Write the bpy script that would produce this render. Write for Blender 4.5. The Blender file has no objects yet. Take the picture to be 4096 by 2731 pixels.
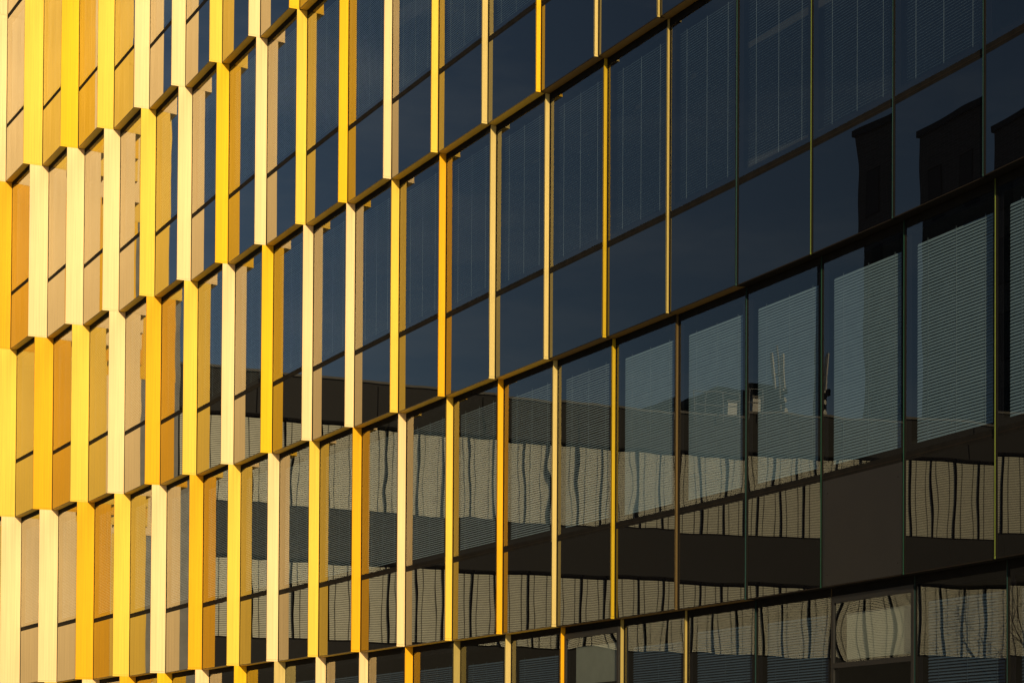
import bpy, bmesh, math, random
from mathutils import Vector, Matrix
random.seed(7)
C = bpy.context.scene.collection
SC = bpy.context.scene
R = math.radians

# ------------------------------------------------------------------ camera, sky, sun, exposure
EYE = 1.6                                   # eye height above the street
cam = bpy.data.cameras.new('camera'); co = bpy.data.objects.new('camera', cam); C.objects.link(co)
cam.sensor_width = 36.0; cam.lens = 36.0 * 1.83456; cam.shift_y = 0.40353; cam.clip_end = 2000; cam.clip_start = 0.1
pit, rol = 0.018751, 0.005893
fw = Vector((0, math.cos(pit), math.sin(pit))); up0 = Vector((0, -math.sin(pit), math.cos(pit))); X0 = Vector((1, 0, 0))
rt = X0 * math.cos(rol) + up0 * math.sin(rol); up = -X0 * math.sin(rol) + up0 * math.cos(rol)
M = Matrix((rt, up, -fw)).transposed().to_4x4(); M.translation = Vector((0, 0, EYE)); co.matrix_world = M
SC.camera = co

SUN_AZ, SUN_EL = 272.0, 24.5                # azimuth counted from +X towards +Y
w = bpy.data.worlds.new('World'); SC.world = w; w.use_nodes = True
nt = w.node_tree; bg = nt.nodes['Background']
sky = nt.nodes.new('ShaderNodeTexSky'); sky.sky_type = 'NISHITA'; sky.sun_disc = False
sky.sun_elevation = R(SUN_EL); sky.sun_rotation = R(90 - SUN_AZ); sky.air_density = 1.0; sky.dust_density = 0.6; sky.ozone_density = 1.6
tc = nt.nodes.new('ShaderNodeTexCoord'); mp = nt.nodes.new('ShaderNodeMapping'); mp.inputs['Scale'].default_value = (1.6, 1.6, 7.0)
cn = nt.nodes.new('ShaderNodeTexNoise'); cn.inputs['Scale'].default_value = 2.4; cn.inputs['Detail'].default_value = 7; cn.inputs['Roughness'].default_value = .6
cr = nt.nodes.new('ShaderNodeMapRange'); cr.inputs[1].default_value = .46; cr.inputs[2].default_value = .78; cr.inputs[4].default_value = .42
cm = nt.nodes.new('ShaderNodeMix'); cm.data_type = 'RGBA'; cm.inputs['B'].default_value = (6.4, 6.9, 7.2, 1)      # thin high cloud
nt.links.new(tc.outputs['Generated'], mp.inputs[0]); nt.links.new(mp.outputs[0], cn.inputs['Vector']); nt.links.new(cn.outputs[0], cr.inputs[0])
nt.links.new(cr.outputs[0], cm.inputs[0]); nt.links.new(sky.outputs[0], cm.inputs['A'])
nt.links.new(cm.outputs['Result'], bg.inputs[0]); bg.inputs[1].default_value = 0.06
sl = bpy.data.lights.new('sun', 'SUN'); sl.energy = 4.4; sl.angle = R(0.5); sl.color = (1.0, 0.79, 0.47)
so = bpy.data.objects.new('sun', sl); C.objects.link(so)
Ld = Vector((math.cos(R(SUN_AZ)) * math.cos(R(SUN_EL)), math.sin(R(SUN_AZ)) * math.cos(R(SUN_EL)), math.sin(R(SUN_EL))))
so.rotation_euler = Ld.to_track_quat('Z', 'Y').to_euler(); so.location = (0, -10, 30)
SC.view_settings.view_transform = 'Standard'; SC.view_settings.look = 'None'; SC.view_settings.exposure = 0.0; SC.view_settings.gamma = 1
SC.render.engine = 'CYCLES'
cy = SC.cycles; cy.use_denoising = True; cy.max_bounces = 10; cy.glossy_bounces = 6; cy.transparent_max_bounces = 12; cy.diffuse_bounces = 3
cy.sample_clamp_indirect = 4.0

# ------------------------------------------------------------------ materials
def newmat(name):
    m = bpy.data.materials.new(name); m.use_nodes = True; m.node_tree.nodes.clear()
    return m, m.node_tree
def N(t, kind, **kw):
    n = t.nodes.new('ShaderNode' + kind)
    for k, v in kw.items(): setattr(n, k, v)
    return n
def noise(t, scale, vec=(1, 1, 1), detail=3, coord='Object', rough=.5):
    tc = N(t, 'TexCoord'); mp = N(t, 'Mapping'); mp.inputs['Scale'].default_value = vec
    t.links.new(tc.outputs[coord], mp.inputs[0]); n = N(t, 'TexNoise'); n.inputs['Scale'].default_value = scale
    n.inputs['Detail'].default_value = detail; n.inputs['Roughness'].default_value = rough
    t.links.new(mp.outputs[0], n.inputs['Vector']); return n.outputs[0]
def ramp(t, fac, lo, hi, a, b):
    mr = N(t, 'MapRange'); mr.inputs[1].default_value = lo; mr.inputs[2].default_value = hi
    mr.inputs[3].default_value = a; mr.inputs[4].default_value = b; t.links.new(fac, mr.inputs[0]); return mr.outputs[0]
def scaled(t, col, fac):
    h = N(t, 'HueSaturation'); h.inputs['Color'].default_value = (*col, 1); t.links.new(fac, h.inputs['Value']); return h.outputs[0]

def matte(name, col, rough=.6, metal=0.0, var=.12, nscale=6, nvec=(1, 1, 1), spec=.5, bump=0):
    m, t = newmat(name); o = N(t, 'OutputMaterial'); p = N(t, 'BsdfPrincipled')
    n = noise(t, nscale, nvec, 4); t.links.new(scaled(t, col, ramp(t, n, .3, .7, 1 - var, 1 + var)), p.inputs['Base Color'])
    p.inputs['Roughness'].default_value = rough; p.inputs['Metallic'].default_value = metal; p.inputs['Specular IOR Level'].default_value = spec
    if bump:
        b = N(t, 'Bump'); b.inputs['Strength'].default_value = bump; b.inputs['Distance'].default_value = .01
        t.links.new(n, b.inputs['Height']); t.links.new(b.outputs[0], p.inputs['Normal'])
    t.links.new(p.outputs[0], o.inputs[0]); return m

def anodised(name, col, rough=.52, metal=.18):
    """anodised sheet: fine drawn streaks running up the sheet, faint broad tone standing partly for glow off the glass"""
    m, t = newmat(name); o = N(t, 'OutputMaterial'); p = N(t, 'BsdfPrincipled')
    a = noise(t, 46, (1, 1, .012), 3); b = noise(t, .9, (1, 1, .5), 2)
    mx = N(t, 'Math', operation='ADD'); t.links.new(ramp(t, a, .3, .7, -.09, .09), mx.inputs[0]); t.links.new(ramp(t, b, .3, .7, .90, 1.06), mx.inputs[1])
    t.links.new(scaled(t, col, mx.outputs[0]), p.inputs['Base Color'])
    p.inputs['Metallic'].default_value = metal; p.inputs['Specular IOR Level'].default_value = .3
    t.links.new(ramp(t, a, .3, .7, rough - .05, rough + .07), p.inputs['Roughness'])
    bp = N(t, 'Bump'); bp.inputs['Strength'].default_value = .12; bp.inputs['Distance'].default_value = .02
    t.links.new(noise(t, 1.3, (1, 1, .35), 2), bp.inputs['Height']); t.links.new(bp.outputs[0], p.inputs['Normal'])
    t.links.new(p.outputs[0], o.inputs[0]); return m

def glassfac(t, ior):
    """reflectance of a double glazed unit: 2F/(1+F)"""
    f = N(t, 'Fresnel'); ge = N(t, 'NewGeometry'); mr = N(t, 'MapRange')          # same reflectance from either side of the sheet
    mr.inputs[3].default_value = ior; mr.inputs[4].default_value = 1 / ior
    t.links.new(ge.outputs['Backfacing'], mr.inputs[0]); t.links.new(mr.outputs[0], f.inputs['IOR'])
    a = N(t, 'Math', operation='MULTIPLY'); a.inputs[1].default_value = 2; t.links.new(f.outputs[0], a.inputs[0])
    b = N(t, 'Math', operation='ADD'); b.inputs[1].default_value = 1; t.links.new(f.outputs[0], b.inputs[0])
    d = N(t, 'Math', operation='DIVIDE'); t.links.new(a.outputs[0], d.inputs[0]); t.links.new(b.outputs[0], d.inputs[1]); return d.outputs[0]
def glazing(name, ior=1.43, clear=True, back=(.003, .003, .004), wave=.09, tint=(.66, .71, .72), wscale=1.0, wdist=.02):
    m, t = newmat(name); o = N(t, 'OutputMaterial'); mix = N(t, 'MixShader')
    g = N(t, 'BsdfGlossy'); g.inputs['Roughness'].default_value = 0.0; g.inputs['Color'].default_value = (.97, .985, .96, 1)
    if clear:
        k = N(t, 'BsdfTransparent'); k.inputs[0].default_value = (*tint, 1)
    else:
        k = N(t, 'BsdfDiffuse'); k.inputs[0].default_value = (*back, 1)
    bp = N(t, 'Bump'); bp.inputs['Strength'].default_value = wave; bp.inputs['Distance'].default_value = wdist
    oi = N(t, 'ObjectInfo'); tc = N(t, 'TexCoord'); va = N(t, 'VectorMath', operation='ADD')
    sc_ = N(t, 'VectorMath', operation='SCALE'); cb = N(t, 'CombineXYZ')
    for q in range(3): t.links.new(oi.outputs['Random'], cb.inputs[q])
    t.links.new(cb.outputs[0], sc_.inputs[0]); sc_.inputs['Scale'].default_value = 37.0
    t.links.new(tc.outputs['Object'], va.inputs[0]); t.links.new(sc_.outputs[0], va.inputs[1])
    n = N(t, 'TexNoise'); n.inputs['Scale'].default_value = wscale; n.inputs['Detail'].default_value = 1.0
    t.links.new(va.outputs[0], n.inputs['Vector']); t.links.new(n.outputs[0], bp.inputs['Height']); t.links.new(bp.outputs[0], g.inputs['Normal'])
    t.links.new(glassfac(t, ior), mix.inputs[0]); t.links.new(k.outputs[0], mix.inputs[1]); t.links.new(g.outputs[0], mix.inputs[2])
    t.links.new(mix.outputs[0], o.inputs[0]); return m

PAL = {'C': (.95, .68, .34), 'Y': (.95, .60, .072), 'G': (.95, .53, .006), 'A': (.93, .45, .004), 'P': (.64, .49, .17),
       'D': (.42, .32, .09), 'K': (.50, .33, .006), 'B': (.10, .065, .02), 'L': (.13, .17, .03), 'T': (.007, .036, .034), 'N': (.005, .050, .030)}  # dimmer gold, cream and amber hold the rightward light fall-off in their colour
FINCOL = {'C': 'cream', 'Y': 'lemon yellow', 'G': 'golden yellow', 'A': 'amber', 'P': 'dimmed cream', 'K': 'dimmed amber', 'D': 'dimmed gold', 'B': 'bronze', 'L': 'lime green', 'T': 'teal', 'N': 'green'}
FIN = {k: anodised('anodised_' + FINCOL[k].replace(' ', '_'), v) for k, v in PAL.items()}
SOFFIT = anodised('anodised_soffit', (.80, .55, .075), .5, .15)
SOFFIT_SHADE = anodised('anodised_soffit_bronze', (.20, .13, .04), .5, .2)  # soffit copy darkened where less bounce light reaches the right-hand modules
LIP = matte('bronze_lip', (.13, .095, .055), .6, .3, .1, spec=.2)
GASKET = matte('black_gasket', (.010, .009, .008), .8, 0, .2, spec=.08)
BRONZE = matte('bronze_bead', (.018, .013, .009), .7, 0, .1, spec=.12)
FRIT = matte('dark_ceramic_border', (.009, .008, .011), .8, 0, .1, spec=.1)
ROLLER = matte('roller_fabric', (.30, .30, .25), .8, 0, .06)
SLAT_SKYLIT = matte('blind_slat_skylit', (.26, .35, .42), .6, 0, .05)  # bluish skylight put into the colour of the right-hand slats
SLAT_SHADE = matte('blind_slat_shade', (.075, .115, .17), .6, 0, .05)  # ground storey slats, their shade put into the colour
PANE = glazing('window_glass')
SPAN = glazing('spandrel_glass', clear=False, wave=.05)
LENS = glazing('vent_glass', wave=.05)
BROWN = matte('brown_opaque_panel', (.012, .0115, .0115), .55, 0, .08, 3)
SLAT = matte('blind_slat', (.46, .56, .64), .5, .0, .05)
CORD = matte('blind_cord', (.26, .33, .40), .7)
DARK = matte('dark_interior', (.02, .022, .026), .9)
CONC = matte('concrete', (.30, .29, .27), .85, 0, .15, 3, bump=.3)

# ------------------------------------------------------------------ mesh helpers
class MB:
    def __init__(s): s.v = []; s.f = []; s.mi = []; s.mats = []
    def slot(s, m):
        if m not in s.mats: s.mats.append(m)
        return s.mats.index(m)
    def box(s, o, h, g, sr, nr, zr, m):
        """box along unit h (2D), outward unit g (2D)"""
        b = len(s.v); k = s.slot(m)
        for z in zr:
            for (a, n) in ((sr[0], nr[0]), (sr[1], nr[0]), (sr[1], nr[1]), (sr[0], nr[1])):
                s.v.append((o[0] + h[0] * a + g[0] * n, o[1] + h[1] * a + g[1] * n, z))
        for f in ((0, 3, 2, 1), (4, 5, 6, 7), (0, 1, 5, 4), (1, 2, 6, 5), (2, 3, 7, 6), (3, 0, 4, 7)):
            s.f.append([b + q for q in f]); s.mi.append(k)
    def prism(s, pts, z0, z1, m):
        b = len(s.v); n = len(pts); k = s.slot(m)
        for z in (z0, z1): s.v += [(p[0], p[1], z) for p in pts]
        s.f.append([b + q for q in range(n)][::-1]); s.mi.append(k)
        s.f.append([b + n + q for q in range(n)]); s.mi.append(k)
        for q in range(n): s.f.append([b + q, b + (q + 1) % n, b + n + (q + 1) % n, b + n + q]); s.mi.append(k)
    def quad(s, pts, m):
        b = len(s.v); s.v += pts; s.f.append(list(range(b, b + len(pts)))); s.mi.append(s.slot(m))
    def tube(s, a, b_, r0, r1, m, n=8):
        a = Vector(a); b_ = Vector(b_); d = (b_ - a).normalized(); u = d.orthogonal().normalized(); v = d.cross(u); k = s.slot(m); b = len(s.v)
        for (p, r) in ((a, r0), (b_, r1)):
            for q in range(n):
                t = 2 * math.pi * q / n; s.v.append(tuple(p + u * (r * math.cos(t)) + v * (r * math.sin(t))))
        for q in range(n): s.f.append([b + q, b + (q + 1) % n, b + n + (q + 1) % n, b + n + q]); s.mi.append(k)
        s.f.append([b + q for q in range(n)][::-1]); s.f.append([b + n + q for q in range(n)]); s.mi += [k, k]
    def build(s, name, parent=None, origin=None, smooth=False, label=None):
        o0 = Vector(origin) if origin else Vector((0, 0, 0))
        me = bpy.data.meshes.new(name); me.from_pydata([tuple(Vector(p) - o0) for p in s.v], [], s.f)
        for m in s.mats: me.materials.append(m)
        me.polygons.foreach_set('material_index', s.mi)
        if smooth: me.polygons.foreach_set('use_smooth', [True] * len(s.f))
        if not smooth:
            bm = bmesh.new(); bm.from_mesh(me); bmesh.ops.recalc_face_normals(bm, faces=bm.faces); bm.to_mesh(me); bm.free()
        me.update(); o = bpy.data.objects.new(name, me); C.objects.link(o)
        if parent:
            o.parent = parent; pl = WLOC.get(parent.name, Vector((0, 0, 0))); o.location = o0 - pl
        else: o.location = o0
        WLOC[o.name] = o0
        if label: o['label'] = label
        return o
WLOC = {}
def thing(name, label, cat, loc):
    o = bpy.data.objects.new(name, None); C.objects.link(o); o.location = loc; o.empty_display_size = .5
    o['label'] = label; o['category'] = cat; WLOC[o.name] = Vector(loc); return o

# ------------------------------------------------------------------ ground
g = MB(); g.quad([(-600, -600, 0), (600, -600, 0), (600, 600, 0), (-600, 600, 0)], matte('asphalt', (.05, .05, .052), .9, 0, .2, 2, bump=.4))
go = g.build('ground'); go['kind'] = 'structure'

# ------------------------------------------------------------------ plan of the saw-tooth facade
TH = (-1.07582691, 0.02199006, -0.04500951, -0.09548288)
AL = (1.45907986, 0.02505006, 0.02364112); WD = (0.1344907, -0.2431705, 0.07675968); GL = (1.53030505, 0.02938556)
SH = 0.14755725; HH = 3.9; ZB4 = 2.386185 + EYE; TT = 1.289
def zb(l): return ZB4 + (4 - l) * HH
def params(i):
    u = (i - 10) / 10; t = TH[0] + TH[1] * u + TH[2] * u * u + TH[3] * u ** 3
    ta = t + AL[0] + AL[1] * u + AL[2] * u * u
    return Vector((math.cos(t), math.sin(t))), Vector((math.cos(ta), math.sin(ta))), WD[0] + WD[1] * u + WD[2] * u * u, GL[0] + GL[1] * u
IMIN, IMAX = -1, 21
Op, Ip, Hd, Sd, Wd = {}, {}, {}, {}, {}
pos = Vector((-12.28809, 43.30976))
for i in range(0, IMAX + 2):
    h, s, wd, gl = params(i); Op[i] = pos.copy(); Ip[i] = pos + s * wd; Hd[i] = h; Sd[i] = s; Wd[i] = wd; pos = Ip[i] + h * gl
for i in (-1, -2, -3):
    h, s, wd, gl = params(max(i, -3)); Ip[i] = Op[i + 1] - h * gl; Op[i] = Ip[i] - s * wd; Hd[i] = h; Sd[i] = s; Wd[i] = wd
def at(P, i, k): return P[i] + Sd[i] * (SH * max(k, 0))

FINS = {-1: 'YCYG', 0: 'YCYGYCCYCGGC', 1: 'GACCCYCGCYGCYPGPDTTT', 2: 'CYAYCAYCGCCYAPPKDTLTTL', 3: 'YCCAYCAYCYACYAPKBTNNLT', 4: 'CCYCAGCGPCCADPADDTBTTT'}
RNG = {-1: (-1, 1), 0: (-1, 9), 1: (-1, 16), 2: (-1, 20), 3: (-1, 20), 4: (-1, 20)}
BLD = thing('office_building', 'sawtooth office building of dark glass panes divided by yellow, cream and amber metal fins', 'building', (Ip[10].x, Ip[10].y, 0))

def blind(win, o, h, g_, s0, s1, z0, z1, tilt, SLAT=SLAT, pitch=.034, wdt=.036):
    b = MB(); n = int((z1 - z0) / pitch); ct, st = math.cos(tilt), math.sin(tilt)
    nb = -.085
    for q in range(n):
        z = z0 + (q + .5) * pitch + random.uniform(-.0012, .0012); a = wdt / 2
        pts = [(-a, +1), (0, 0), (a, -1)]
        ring = []
        for (x, e) in pts:                      # outer edge hangs low
            nn = nb + x * ct; zz = z - x * st + (.003 if e == 0 else 0); ring.append((nn, zz))
        for (A, B) in ((ring[0], ring[1]), (ring[1], ring[2])):
            b.quad([(o[0] + h[0] * s + g_[0] * nn, o[1] + h[1] * s + g_[1] * nn, zz) for (s, (nn, zz)) in ((s0, A), (s1, A), (s1, B), (s0, B))], SLAT)
    for fr in (.14, .5, .86):
        s = s0 + (s1 - s0) * fr
        b.box(o, h, g_, (s - .0014, s + .0014), (nb + wdt / 2 * ct, nb + wdt / 2 * ct + .002), (z0, z1), CORD if SLAT.name != 'blind_slat_shade' else SLAT)
    b.box(o, h, g_, (s0, s1), (nb - .012, nb + .012), (z0 - .012, z0 - .002), SLAT)
    b.build('blind', win, (o[0], o[1], z0))

def module(k, i):
    o = at(Op, i, k); p = at(Ip, i, k); nx = at(Op, i + 1, k); h = (nx - p); L = h.length; h = h / L
    g_ = Vector((h.y, -h.x)); s = Sd[i]; sn = Vector((s.y, -s.x))
    if g_.dot(p) > 0: g_ = -g_
    z0, z1 = zb(k + 1), zb(k); zt = z0 + TT
    if k == 4: z0 = .0
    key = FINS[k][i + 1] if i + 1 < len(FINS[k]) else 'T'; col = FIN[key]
    wd = (p - o).length if Wd[i] > 0 else 0
    # fin
    f = MB()
    if wd > .014: base, ww, th = o, wd, .018
    else: base, ww, th = p - s * .009, .009, .008
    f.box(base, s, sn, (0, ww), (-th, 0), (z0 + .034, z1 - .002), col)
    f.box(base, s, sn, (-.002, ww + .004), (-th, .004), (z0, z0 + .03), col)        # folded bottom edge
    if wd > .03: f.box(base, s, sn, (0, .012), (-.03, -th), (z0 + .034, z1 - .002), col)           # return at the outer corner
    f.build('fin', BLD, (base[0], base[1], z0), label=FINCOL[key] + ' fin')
    opaque = (k == 3 and i == 17)
    vent = (k == 4 and i in (13, 17))
    # spandrel
    q = MB()
    if opaque: q.box(p, h, g_, (.028, L - .012), (-.012, 0), (z0 + .012, zt - .045), BROWN)
    else:
        ja, jb = random.uniform(-.002, .002), random.uniform(-.002, .002)
        P = lambda s_, z_: (p.x + h.x * s_ - g_.x * (.004 + ja * (s_ - L / 2) + jb * (z_ - z0 - .6)), p.y + h.y * s_ - g_.y * (.004 + ja * (s_ - L / 2) + jb * (z_ - z0 - .6)), z_)
        q.quad([P(.028, z0 + .012), P(.028, zt - .045), P(L - .012, zt - .045), P(L - .012, z0 + .012)], SPAN)
    if opaque:
        for (a, b) in ((.12, .14), (.12, TT - .2), (L - .12, .14), (L - .12, TT - .2)):
            q.box(p, h, g_, (a - .006, a + .006), (0, .002), (z0 + b - .006, z0 + b + .006), GASKET)
    q.build('spandrel_panel', BLD, (p[0], p[1], z0), label='matt brown opaque panel' if opaque else None)
    # soffit under this storey
    if k < 4 and (k > -1):
        sf = MB(); d = SH
        a0, a1 = p, nx; b0, b1 = at(Ip, i, k + 1), at(Op, i + 1, k + 1)
        fr = .96
        m0, m1 = a0.lerp(b0, fr), a1.lerp(b1, fr); l0, l1 = a0.lerp(b0, .035), a1.lerp(b1, .035)
        sf.prism([a0, a1, l1, l0], z0, z0 + .009, LIP if i < 13 else BRONZE)  # lip material turns darker rightwards to imitate fading light
        sf.prism([l0, l1, m1, m0], z0, z0 + .010, SOFFIT if i < 13 else SOFFIT_SHADE if i < 16 else GASKET)  # darker soffit materials to the right stand in for weaker bounce light
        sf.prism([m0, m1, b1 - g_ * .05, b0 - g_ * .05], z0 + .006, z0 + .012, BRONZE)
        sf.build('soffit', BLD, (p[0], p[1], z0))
    # window
    wz0, wz1 = zt + .05, z1 - .10
    fr = MB()
    fr.box(p, h, g_, (.001, .028), (-.06, .001), (z0, z1), GASKET)                    # jamb beside the fin
    fr.box(p, h, g_, (.012, .016), (.001, .002), (z0 + .03, z1), BRONZE)
    fr.box(p, h, g_, (L - .012, L - .001), (-.06, .001), (z0, z1), GASKET)
    fr.box(p, h, g_, (.028, L - .012), (-.06, -.001), (z0 + .001, z0 + .012), GASKET)
    fr.box(p, h, g_, (.028, L - .012), (-.06, -.004), (zt - .045, zt + .05), GASKET)  # transom
    fr.box(p, h, g_, (.028, L - .012), (-.004, -.002), (zt - .010, zt - .002), BRONZE)
    fr.box(p, h, g_, (.028, L - .012), (-.06, -.001), (wz1, z1), GASKET)
    bw = .075
    for (a, b, c, e) in ((.028, .028 + bw, wz0, wz1), (L - .012 - bw, L - .012, wz0, wz1), (.028 + bw, L - .012 - bw, wz0, wz0 + bw), (.028 + bw, L - .012 - bw, wz1 - bw, wz1)):
        fr.box(p, h, g_, (a, b), (-.021, -.016), (c, e), FRIT)
    if vent:
        for (a, b, c, e) in ((.028, L - .012, wz1 - .08, wz1), (.028, .07, wz0, wz1 - .08), (L - .055, L - .012, wz0, wz1 - .08), (.07, L - .055, wz1 - .84, wz1 - .78)):
            fr.box(p, h, g_, (a, b), (.002, .03), (c, e), BROWN)
    W = fr.build('window', BLD, (p[0], p[1], z0), label='top hung vent window with a wide brown frame' if vent else None)
    gp = MB(); s0, s1 = .028, L - .012
    if vent:
        nx_, nz_ = 16, 16; mk = LENS; b = 0
        zz0, zz1 = wz1 - .78, wz1 - .08; s0, s1 = .07, L - .055
        for a in range(nx_ + 1):
            for c in range(nz_ + 1):
                x, y = a / nx_, c / nz_; bul = -.0014 * (1 - (2 * x - 1) ** 2) * (1 - (2 * y - 1) ** 2) + .012
                P = p + h * (s0 + (s1 - s0) * x) + g_ * bul; gp.v.append((P.x, P.y, zz0 + (zz1 - zz0) * y))
        gp.slot(mk)
        for a in range(nx_):
            for c in range(nz_):
                e = a * (nz_ + 1) + c; gp.f.append([e, e + nz_ + 1, e + nz_ + 2, e + 1]); gp.mi.append(0)
        gp.build('glass_pane', W, (p[0], p[1], z0), smooth=True)
        P = lambda s_, z_: (p.x + h.x * s_ + g_.x * .008, p.y + h.y * s_ + g_.y * .008, z_)
        gp = MB(); gp.quad([P(s0, wz0), P(s0, wz1 - .84), P(s1, wz1 - .84), P(s1, wz0)], PANE); gp.build('glass_pane', W, (p[0], p[1], z0))
        gp = MB(); gp.box(p, h, g_, (.16, L - .14), (-.10, -.095), (wz1 - .74, wz1 - .2), ROLLER); gp.build('roller_blind', W, (p[0], p[1], z0))
    else:
        ja, jb = random.uniform(-.0016, .0016), random.uniform(-.0016, .0016)      # each unit sits a hair out of true
        P = lambda s_, z_: (p.x + h.x * s_ - g_.x * (.004 + ja * (s_ - L / 2) + jb * (z_ - wz0 - 1.2)), p.y + h.y * s_ - g_.y * (.004 + ja * (s_ - L / 2) + jb * (z_ - wz0 - 1.2)), z_)
        gp.quad([P(s0, wz0), P(s0, wz1), P(s1, wz1), P(s1, wz0)], PANE)
        gp.build('glass_pane', W, (p[0], p[1], z0))
    if not (vent or (k == 2 and i >= 19) or (k == 3 and i >= 20)):
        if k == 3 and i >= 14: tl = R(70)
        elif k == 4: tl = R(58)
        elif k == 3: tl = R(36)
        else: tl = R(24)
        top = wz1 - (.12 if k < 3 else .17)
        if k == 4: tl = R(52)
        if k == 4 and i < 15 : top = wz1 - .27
        blind(W, p, h, g_, .028 + .10, L - .012 - .085, wz0 + .06, top, tl + random.uniform(-.04, .04), SLAT_SHADE if k == 4 else SLAT_SKYLIT if (k == 3 and i >= 14) else SLAT)

for k, (a, b) in RNG.items():
    for i in range(a, b + 1): module(k, i)

g = MB(); pv = matte('bounce_paving', (.34, .32, .28), .85, 0, .15, 2, bump=.3)  # unseen paving added to bounce sunlight up onto the soffits
fr_ = [at(Ip, i, 4) for i in range(-1, 22)]; g.prism([(p.x, p.y) for p in fr_] + [(p.x - 5.0, p.y - 2.6) for p in fr_[::-1]], .004, .12, pv)
po = g.build('bounce_pavement'); po['kind'] = 'structure'
# floor slabs, core wall and roof behind the glass
def inset(i, k, d):
    p = at(Ip, i, k); n = Vector((Hd[i].y, -Hd[i].x));
    if n.dot(p) > 0: n = -n
    return p - n * d
for l in range(-1, 6):
    k = min(max(l, 0), 4); m = MB(); f = [inset(i, k, .30) for i in range(-1, 22)]; bk = [inset(i, k, 1.4) for i in range(-1, 22)]
    z = zb(l); top = z + .45 if l < 5 else .12
    for j in range(len(f) - 1): m.prism([f[j], f[j + 1], bk[j + 1], bk[j]], (z + .03 if l < 5 else .01), top, DARK)
    m.build('floor_slab', BLD)
m = MB(); ZT = zb(-1) + .45
f = [inset(i, 0, 1.4) for i in range(-1, 22)]; bk = [inset(i, 0, 14) for i in range(-1, 22)]
f = [inset(i, 4, 1.41) for i in range(-1, 22)]
for j in range(len(f) - 1): m.quad([(f[j].x, f[j].y, 0), (f[j + 1].x, f[j + 1].y, 0), (f[j + 1].x, f[j + 1].y, ZT), (f[j].x, f[j].y, ZT)], DARK)
back = [f[-1] + Vector((14, 3)), f[0] + Vector((14, 6))]
ring = [f[-1], back[0], back[1], f[0]]
for a, b in zip(ring[:-1], ring[1:]): m.quad([(a.x, a.y, 0), (b.x, b.y, 0), (b.x, b.y, ZT), (a.x, a.y, ZT)], CONC)
m.build('wall', BLD)
m = MB(); m.prism(f + back, ZT, ZT + .3, CONC); m.build('roof', BLD)
# end wall of the far end
m = MB(); e0, e1 = at(Op, -1, 0) , inset(-1, 4, 1.41)
m.quad([(e0.x, e0.y, 0), (e1.x, e1.y, 0), (e1.x, e1.y, ZT), (e0.x, e0.y, ZT)], CONC); m.build('end_wall', BLD)

# ------------------------------------------------------------------ the building across the street (seen in the glass)
BEIGE = matte('beige_blind_slat', (.84, .82, .68), .6, 0, .06)
CLAD = matte('charcoal_cladding', (.014, .012, .011), .7, 0, .15, 1)
COPING = matte('metal_coping', (.07, .066, .062), .5, .3)
CLEAR = glazing('clear_glass', ior=1.25, wave=.1, tint=(.96, .97, .96))
od = Vector((-.8336, -.5524)); og = Vector((.5524, -.8336)); o0 = Vector((-18.5, 47.0)) - od * 3.2
OL = 27.2
OB = thing('opposite_building', 'low charcoal clad block with two long bands of sunlit beige blinds, mirrored in the glass', 'building', (o0.x, o0.y, 0))
E_ = EYE
m = MB()
m.box(o0, od, og, (0, OL), (-12, -.25), (0, 11.6 + E_), CLAD)
for (a, b) in ((0, 4.25), (6.6, 8.05), (10.6, 11.8)):
    m.box(o0, od, og, (-.01, OL + .01), (-.249, 0), (a + (E_ if a else 0), b + E_), CLAD)
for a in range(1, 10): m.box(o0, od, og, (a * 2.8 - .012, a * 2.8 + .012), (0, .012), (10.62 + E_, 11.72 + E_), GASKET)
m.build('wall', OB)
m = MB(); m.box(o0, od, og, (-.05, OL + .05), (-.35, .05), (11.8 + E_, 11.87 + E_), COPING); m.build('roof_coping', OB)
for (a, b) in ((4.25, 6.6), (8.05, 10.6)):
    nW = 34; pw = OL / nW
    for j in range(nW):
        s0 = j * pw; q = MB(); za, zc = a + E_, b + E_
        q.box(o0, od, og, (s0 + .001, s0 + .006), (-.2, -.01), (za, zc), GASKET); q.box(o0, od, og, (s0 + pw - .006, s0 + pw - .001), (-.2, -.01), (za, zc), GASKET)
        q.box(o0, od, og, (s0 + .03, s0 + pw - .03), (-.2, -.01), (za + .001, za + .05), GASKET); q.box(o0, od, og, (s0 + .03, s0 + pw - .03), (-.2, -.01), (zc - .07, zc - .001), GASKET)
        W = q.build('window', OB, (o0.x, o0.y, za))
        q = MB(); n = int((zc - za - .12) / .052); z = za + .05
        for c in range(n):
            zz = z + c * .052
            P = lambda s, nn, z_: (o0.x + od.x * s + og.x * nn, o0.y + od.y * s + og.y * nn, z_)
            q.quad([P(s0 + .014, -.10, zz + .046), P(s0 + pw - .014, -.10, zz + .046), P(s0 + pw - .014, -.078, zz + .004), P(s0 + .014, -.078, zz + .004)], BEIGE)
        for fr in (.25, .75): q.box(o0, od, og, (s0 + pw * fr - .006, s0 + pw * fr + .006), (-.076, -.072), (za + .05, zc - .07), GASKET)
        q.build('blind', W, (o0.x, o0.y, za))

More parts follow.
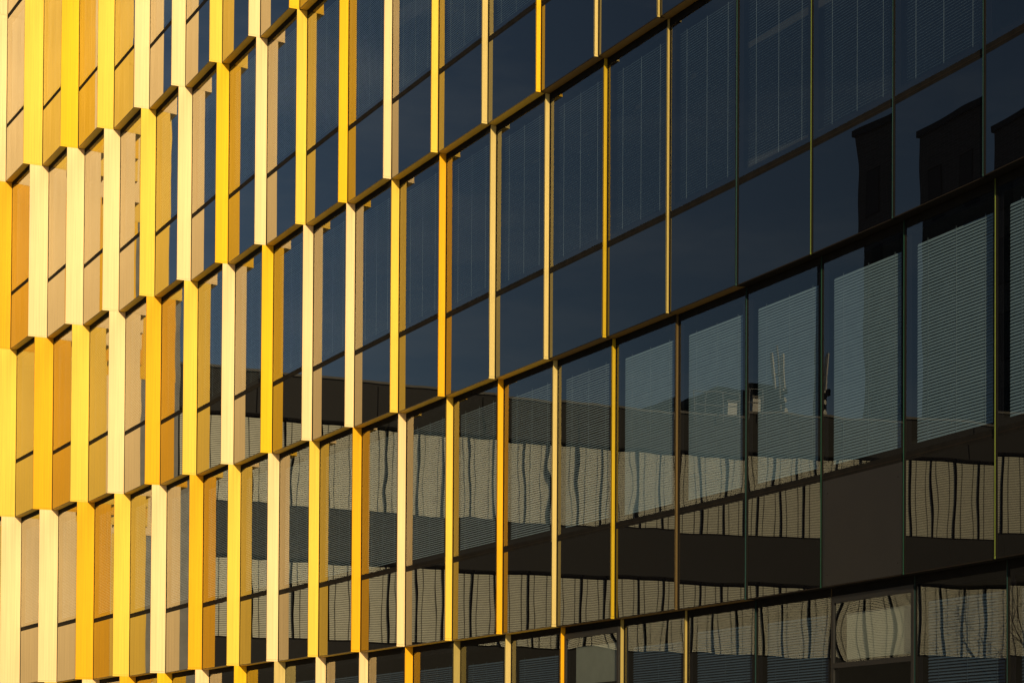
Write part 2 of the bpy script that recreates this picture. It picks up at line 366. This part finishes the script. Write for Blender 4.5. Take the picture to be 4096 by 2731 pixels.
# mast, duct and railing on its roof
mx, my = -33.0, 41.8
mast = thing('antenna_mast', 'white antenna mast with panel antennas on the roof of the opposite block', 'mast', (mx, my, 11.6 + E_))
WH = matte('white_paint', (.70, .68, .63), .5); GY = matte('grey_steel', (.25, .25, .26), .5, .5)
q = MB(); q.tube((mx, my, 11.6 + E_), (mx, my, 15.0 + E_), .05, .035, GY); q.build('pole', mast, (mx, my, 11.6 + E_))
for (dx, dy) in ((-.26, .0), (.12, -.26), (.24, .1)):
    q = MB(); q.box((mx + dx, my + dy), Vector((1, 0)), Vector((0, 1)), (-.04, .04), (-.04, .04), (13.5 + E_, 14.7 + E_), WH)
    q.box((mx + dx / 2, my + dy / 2), Vector((dx, dy)).normalized(), Vector((-dy, dx)).normalized(), (-.12, .08), (-.02, .02), (14.0 + E_, 14.06 + E_), GY)
    q.build('panel_antenna', mast, (mx, my, 13.3 + E_))
for zz, rr in ((12.7, .13), (13.1, .09)):
    q = MB(); q.tube((mx, my - .06, zz + E_), (mx, my - .2, zz + E_), rr * .6, rr, WH, 14); q.build('dish', mast, (mx, my, zz + E_))
dx, dy = -30.1, 41.15
duct = thing('roof_duct', 'square pale ventilation hood on the roof of the opposite block', 'duct', (dx, dy, 11.6 + E_))
q = MB(); q.box((dx, dy), od, og, (-.15, .15), (-.15, .15), (11.6 + E_, 12.6 + E_), WH); q.build('hood', duct, (dx, dy, 11.6 + E_))
q = MB(); q.box((dx, dy), od, og, (-.19, .19), (-.19, .19), (12.6 + E_, 12.66 + E_), COPING); q.build('cap', duct, (dx, dy, 12.6 + E_))
rb = Vector((-27.4, 40.9)); rail = thing('roof_railing', 'thin grey guard rail on the roof edge of the opposite block', 'railing', (rb.x, rb.y, 11.6 + E_))
for a in range(4):
    p_ = rb + od * a * .5; q = MB(); q.tube((p_.x, p_.y, 11.6 + E_), (p_.x, p_.y, 12.5 + E_), .018, .018, GY, 6); q.build('post', rail, (p_.x, p_.y, 11.6 + E_))
p_ = rb + od * 1.5
for zz in (12.1, 12.5):
    q = MB(); q.tube((rb.x, rb.y, zz + E_), (p_.x, p_.y, zz + E_), .016, .016, GY, 6); q.build('rail', rail, (rb.x, rb.y, zz + E_))

# ------------------------------------------------------------------ dark brick tower and its podium further down the street
def brickwork(name, col):
    m, t = newmat(name); o = N(t, 'OutputMaterial'); p = N(t, 'BsdfPrincipled'); tc = N(t, 'TexCoord'); mp = N(t, 'Mapping'); mp.inputs['Rotation'].default_value = (R(90), 0, 0)
    t.links.new(tc.outputs['Object'], mp.inputs[0]); b = N(t, 'TexBrick'); b.inputs['Scale'].default_value = 2.2
    b.inputs['Color1'].default_value = (*col, 1); b.inputs['Color2'].default_value = tuple(c * .7 for c in col) + (1,); b.inputs['Mortar'].default_value = tuple(c * 1.6 for c in col) + (1,)
    t.links.new(mp.outputs[0], b.inputs[0]); t.links.new(b.outputs[0], p.inputs['Base Color']); p.inputs['Roughness'].default_value = .9
    t.links.new(p.outputs[0], o.inputs[0]); return m
BRK = brickwork('dark_brick', (.10, .085, .075)); BRK2 = brickwork('grey_brick', (.06, .052, .045))
def block(name, label, c0, dd, length, depth, zt, mat, cols, rows, zw0, zw1):
    dd = dd.normalized(); gg = Vector((dd.y, -dd.x));
    if gg.dot(-c0) < 0: gg = -gg
    T = thing(name, label, 'building', (c0.x, c0.y, 0))
    q = MB(); q.box(c0, dd, gg, (0, length), (-depth, 0), (0, zt), mat); q.build('wall', T, (c0.x, c0.y, 0))
    q = MB(); q.box(c0, dd, gg, (-.1, length + .1), (-depth - .1, .1), (zt, zt + .25), CLAD); q.build('roof', T, (c0.x, c0.y, zt))
    ph = (zw1 - zw0) / rows; pw = length / cols
    for r in range(rows):
        for c in range(cols):
            q = MB(); s0 = c * pw + pw * .28; z = zw0 + r * ph
            q.box(c0, dd, gg, (s0, s0 + pw * .44), (.0, .02), (z + ph * .18, z + ph * .82), GASKET)
            f_ = q.build('window', T, (c0.x, c0.y, z))
            q = MB(); q.box(c0, dd, gg, (s0 + .06, s0 + pw * .44 - .06), (.02, .026), (z + ph * .18 + .06, z + ph * .82 - .06), CLAD); q.build('pane', f_, (c0.x, c0.y, z))
    return T
block('brick_tower', 'tall dark brick tower in shade, mirrored in the upper glass panels at the right', Vector((-44, 46)), Vector((.42, -.9)), 24, 14, 27.5, BRK, 12, 7, 6, 26.5)
block('brick_podium', 'lower grey brick block in shade beside the tall brick tower', Vector((-40.5, 50)), Vector((.5, -.86)), 5, 1.5, 16.4, BRK2, 3, 3, 6, 15)

# ------------------------------------------------------------------ bare winter tree whose branches mirror in the lowest windows
def bare_tree(loc, hgt, seed, label):
    rnd = random.Random(seed); T = thing('bare_tree', label, 'tree', loc); BK = matte('bark', (.06, .045, .035), .9, 0, .2, 8)
    tr = MB(); br = MB(); L0 = Vector(loc)
    def grow(mb, p, d, ln, r, lev):
        n = 4
        for s_ in range(n):
            d = (d + Vector((rnd.uniform(-.16, .16), rnd.uniform(-.16, .16), rnd.uniform(-.04, .12)))).normalized()
            e = p + d * (ln / n); mb.tube(p, e, r, r * .84, BK, 6 if lev < 2 else 4); p = e; r *= .84
            if lev < 5 and (s_ > 0 or lev > 0):
                for _ in range(2 if lev > 1 else 2):
                    ax = d.orthogonal().normalized(); ax.rotate(Matrix.Rotation(rnd.uniform(0, 6.28), 3, d)); nd = d.copy(); nd.rotate(Matrix.Rotation(rnd.uniform(.5, 1.05), 3, ax))
                    if rnd.random() < (.95 if lev < 3 else .62): grow(br, p, nd, ln * rnd.uniform(.5, .68), r * .55, lev + 1)
    grow(tr, L0.copy(), Vector((0, 0, 1)), hgt * .62, .12, 0)
    tr.build('trunk', T, loc); br.build('crown', T, loc)
bare_tree((-14.9, 28.0, 0), 6.6, 3, 'bare winter tree with thin twigs mirrored in the lowest windows at the right')
print('objects', len(bpy.data.objects))
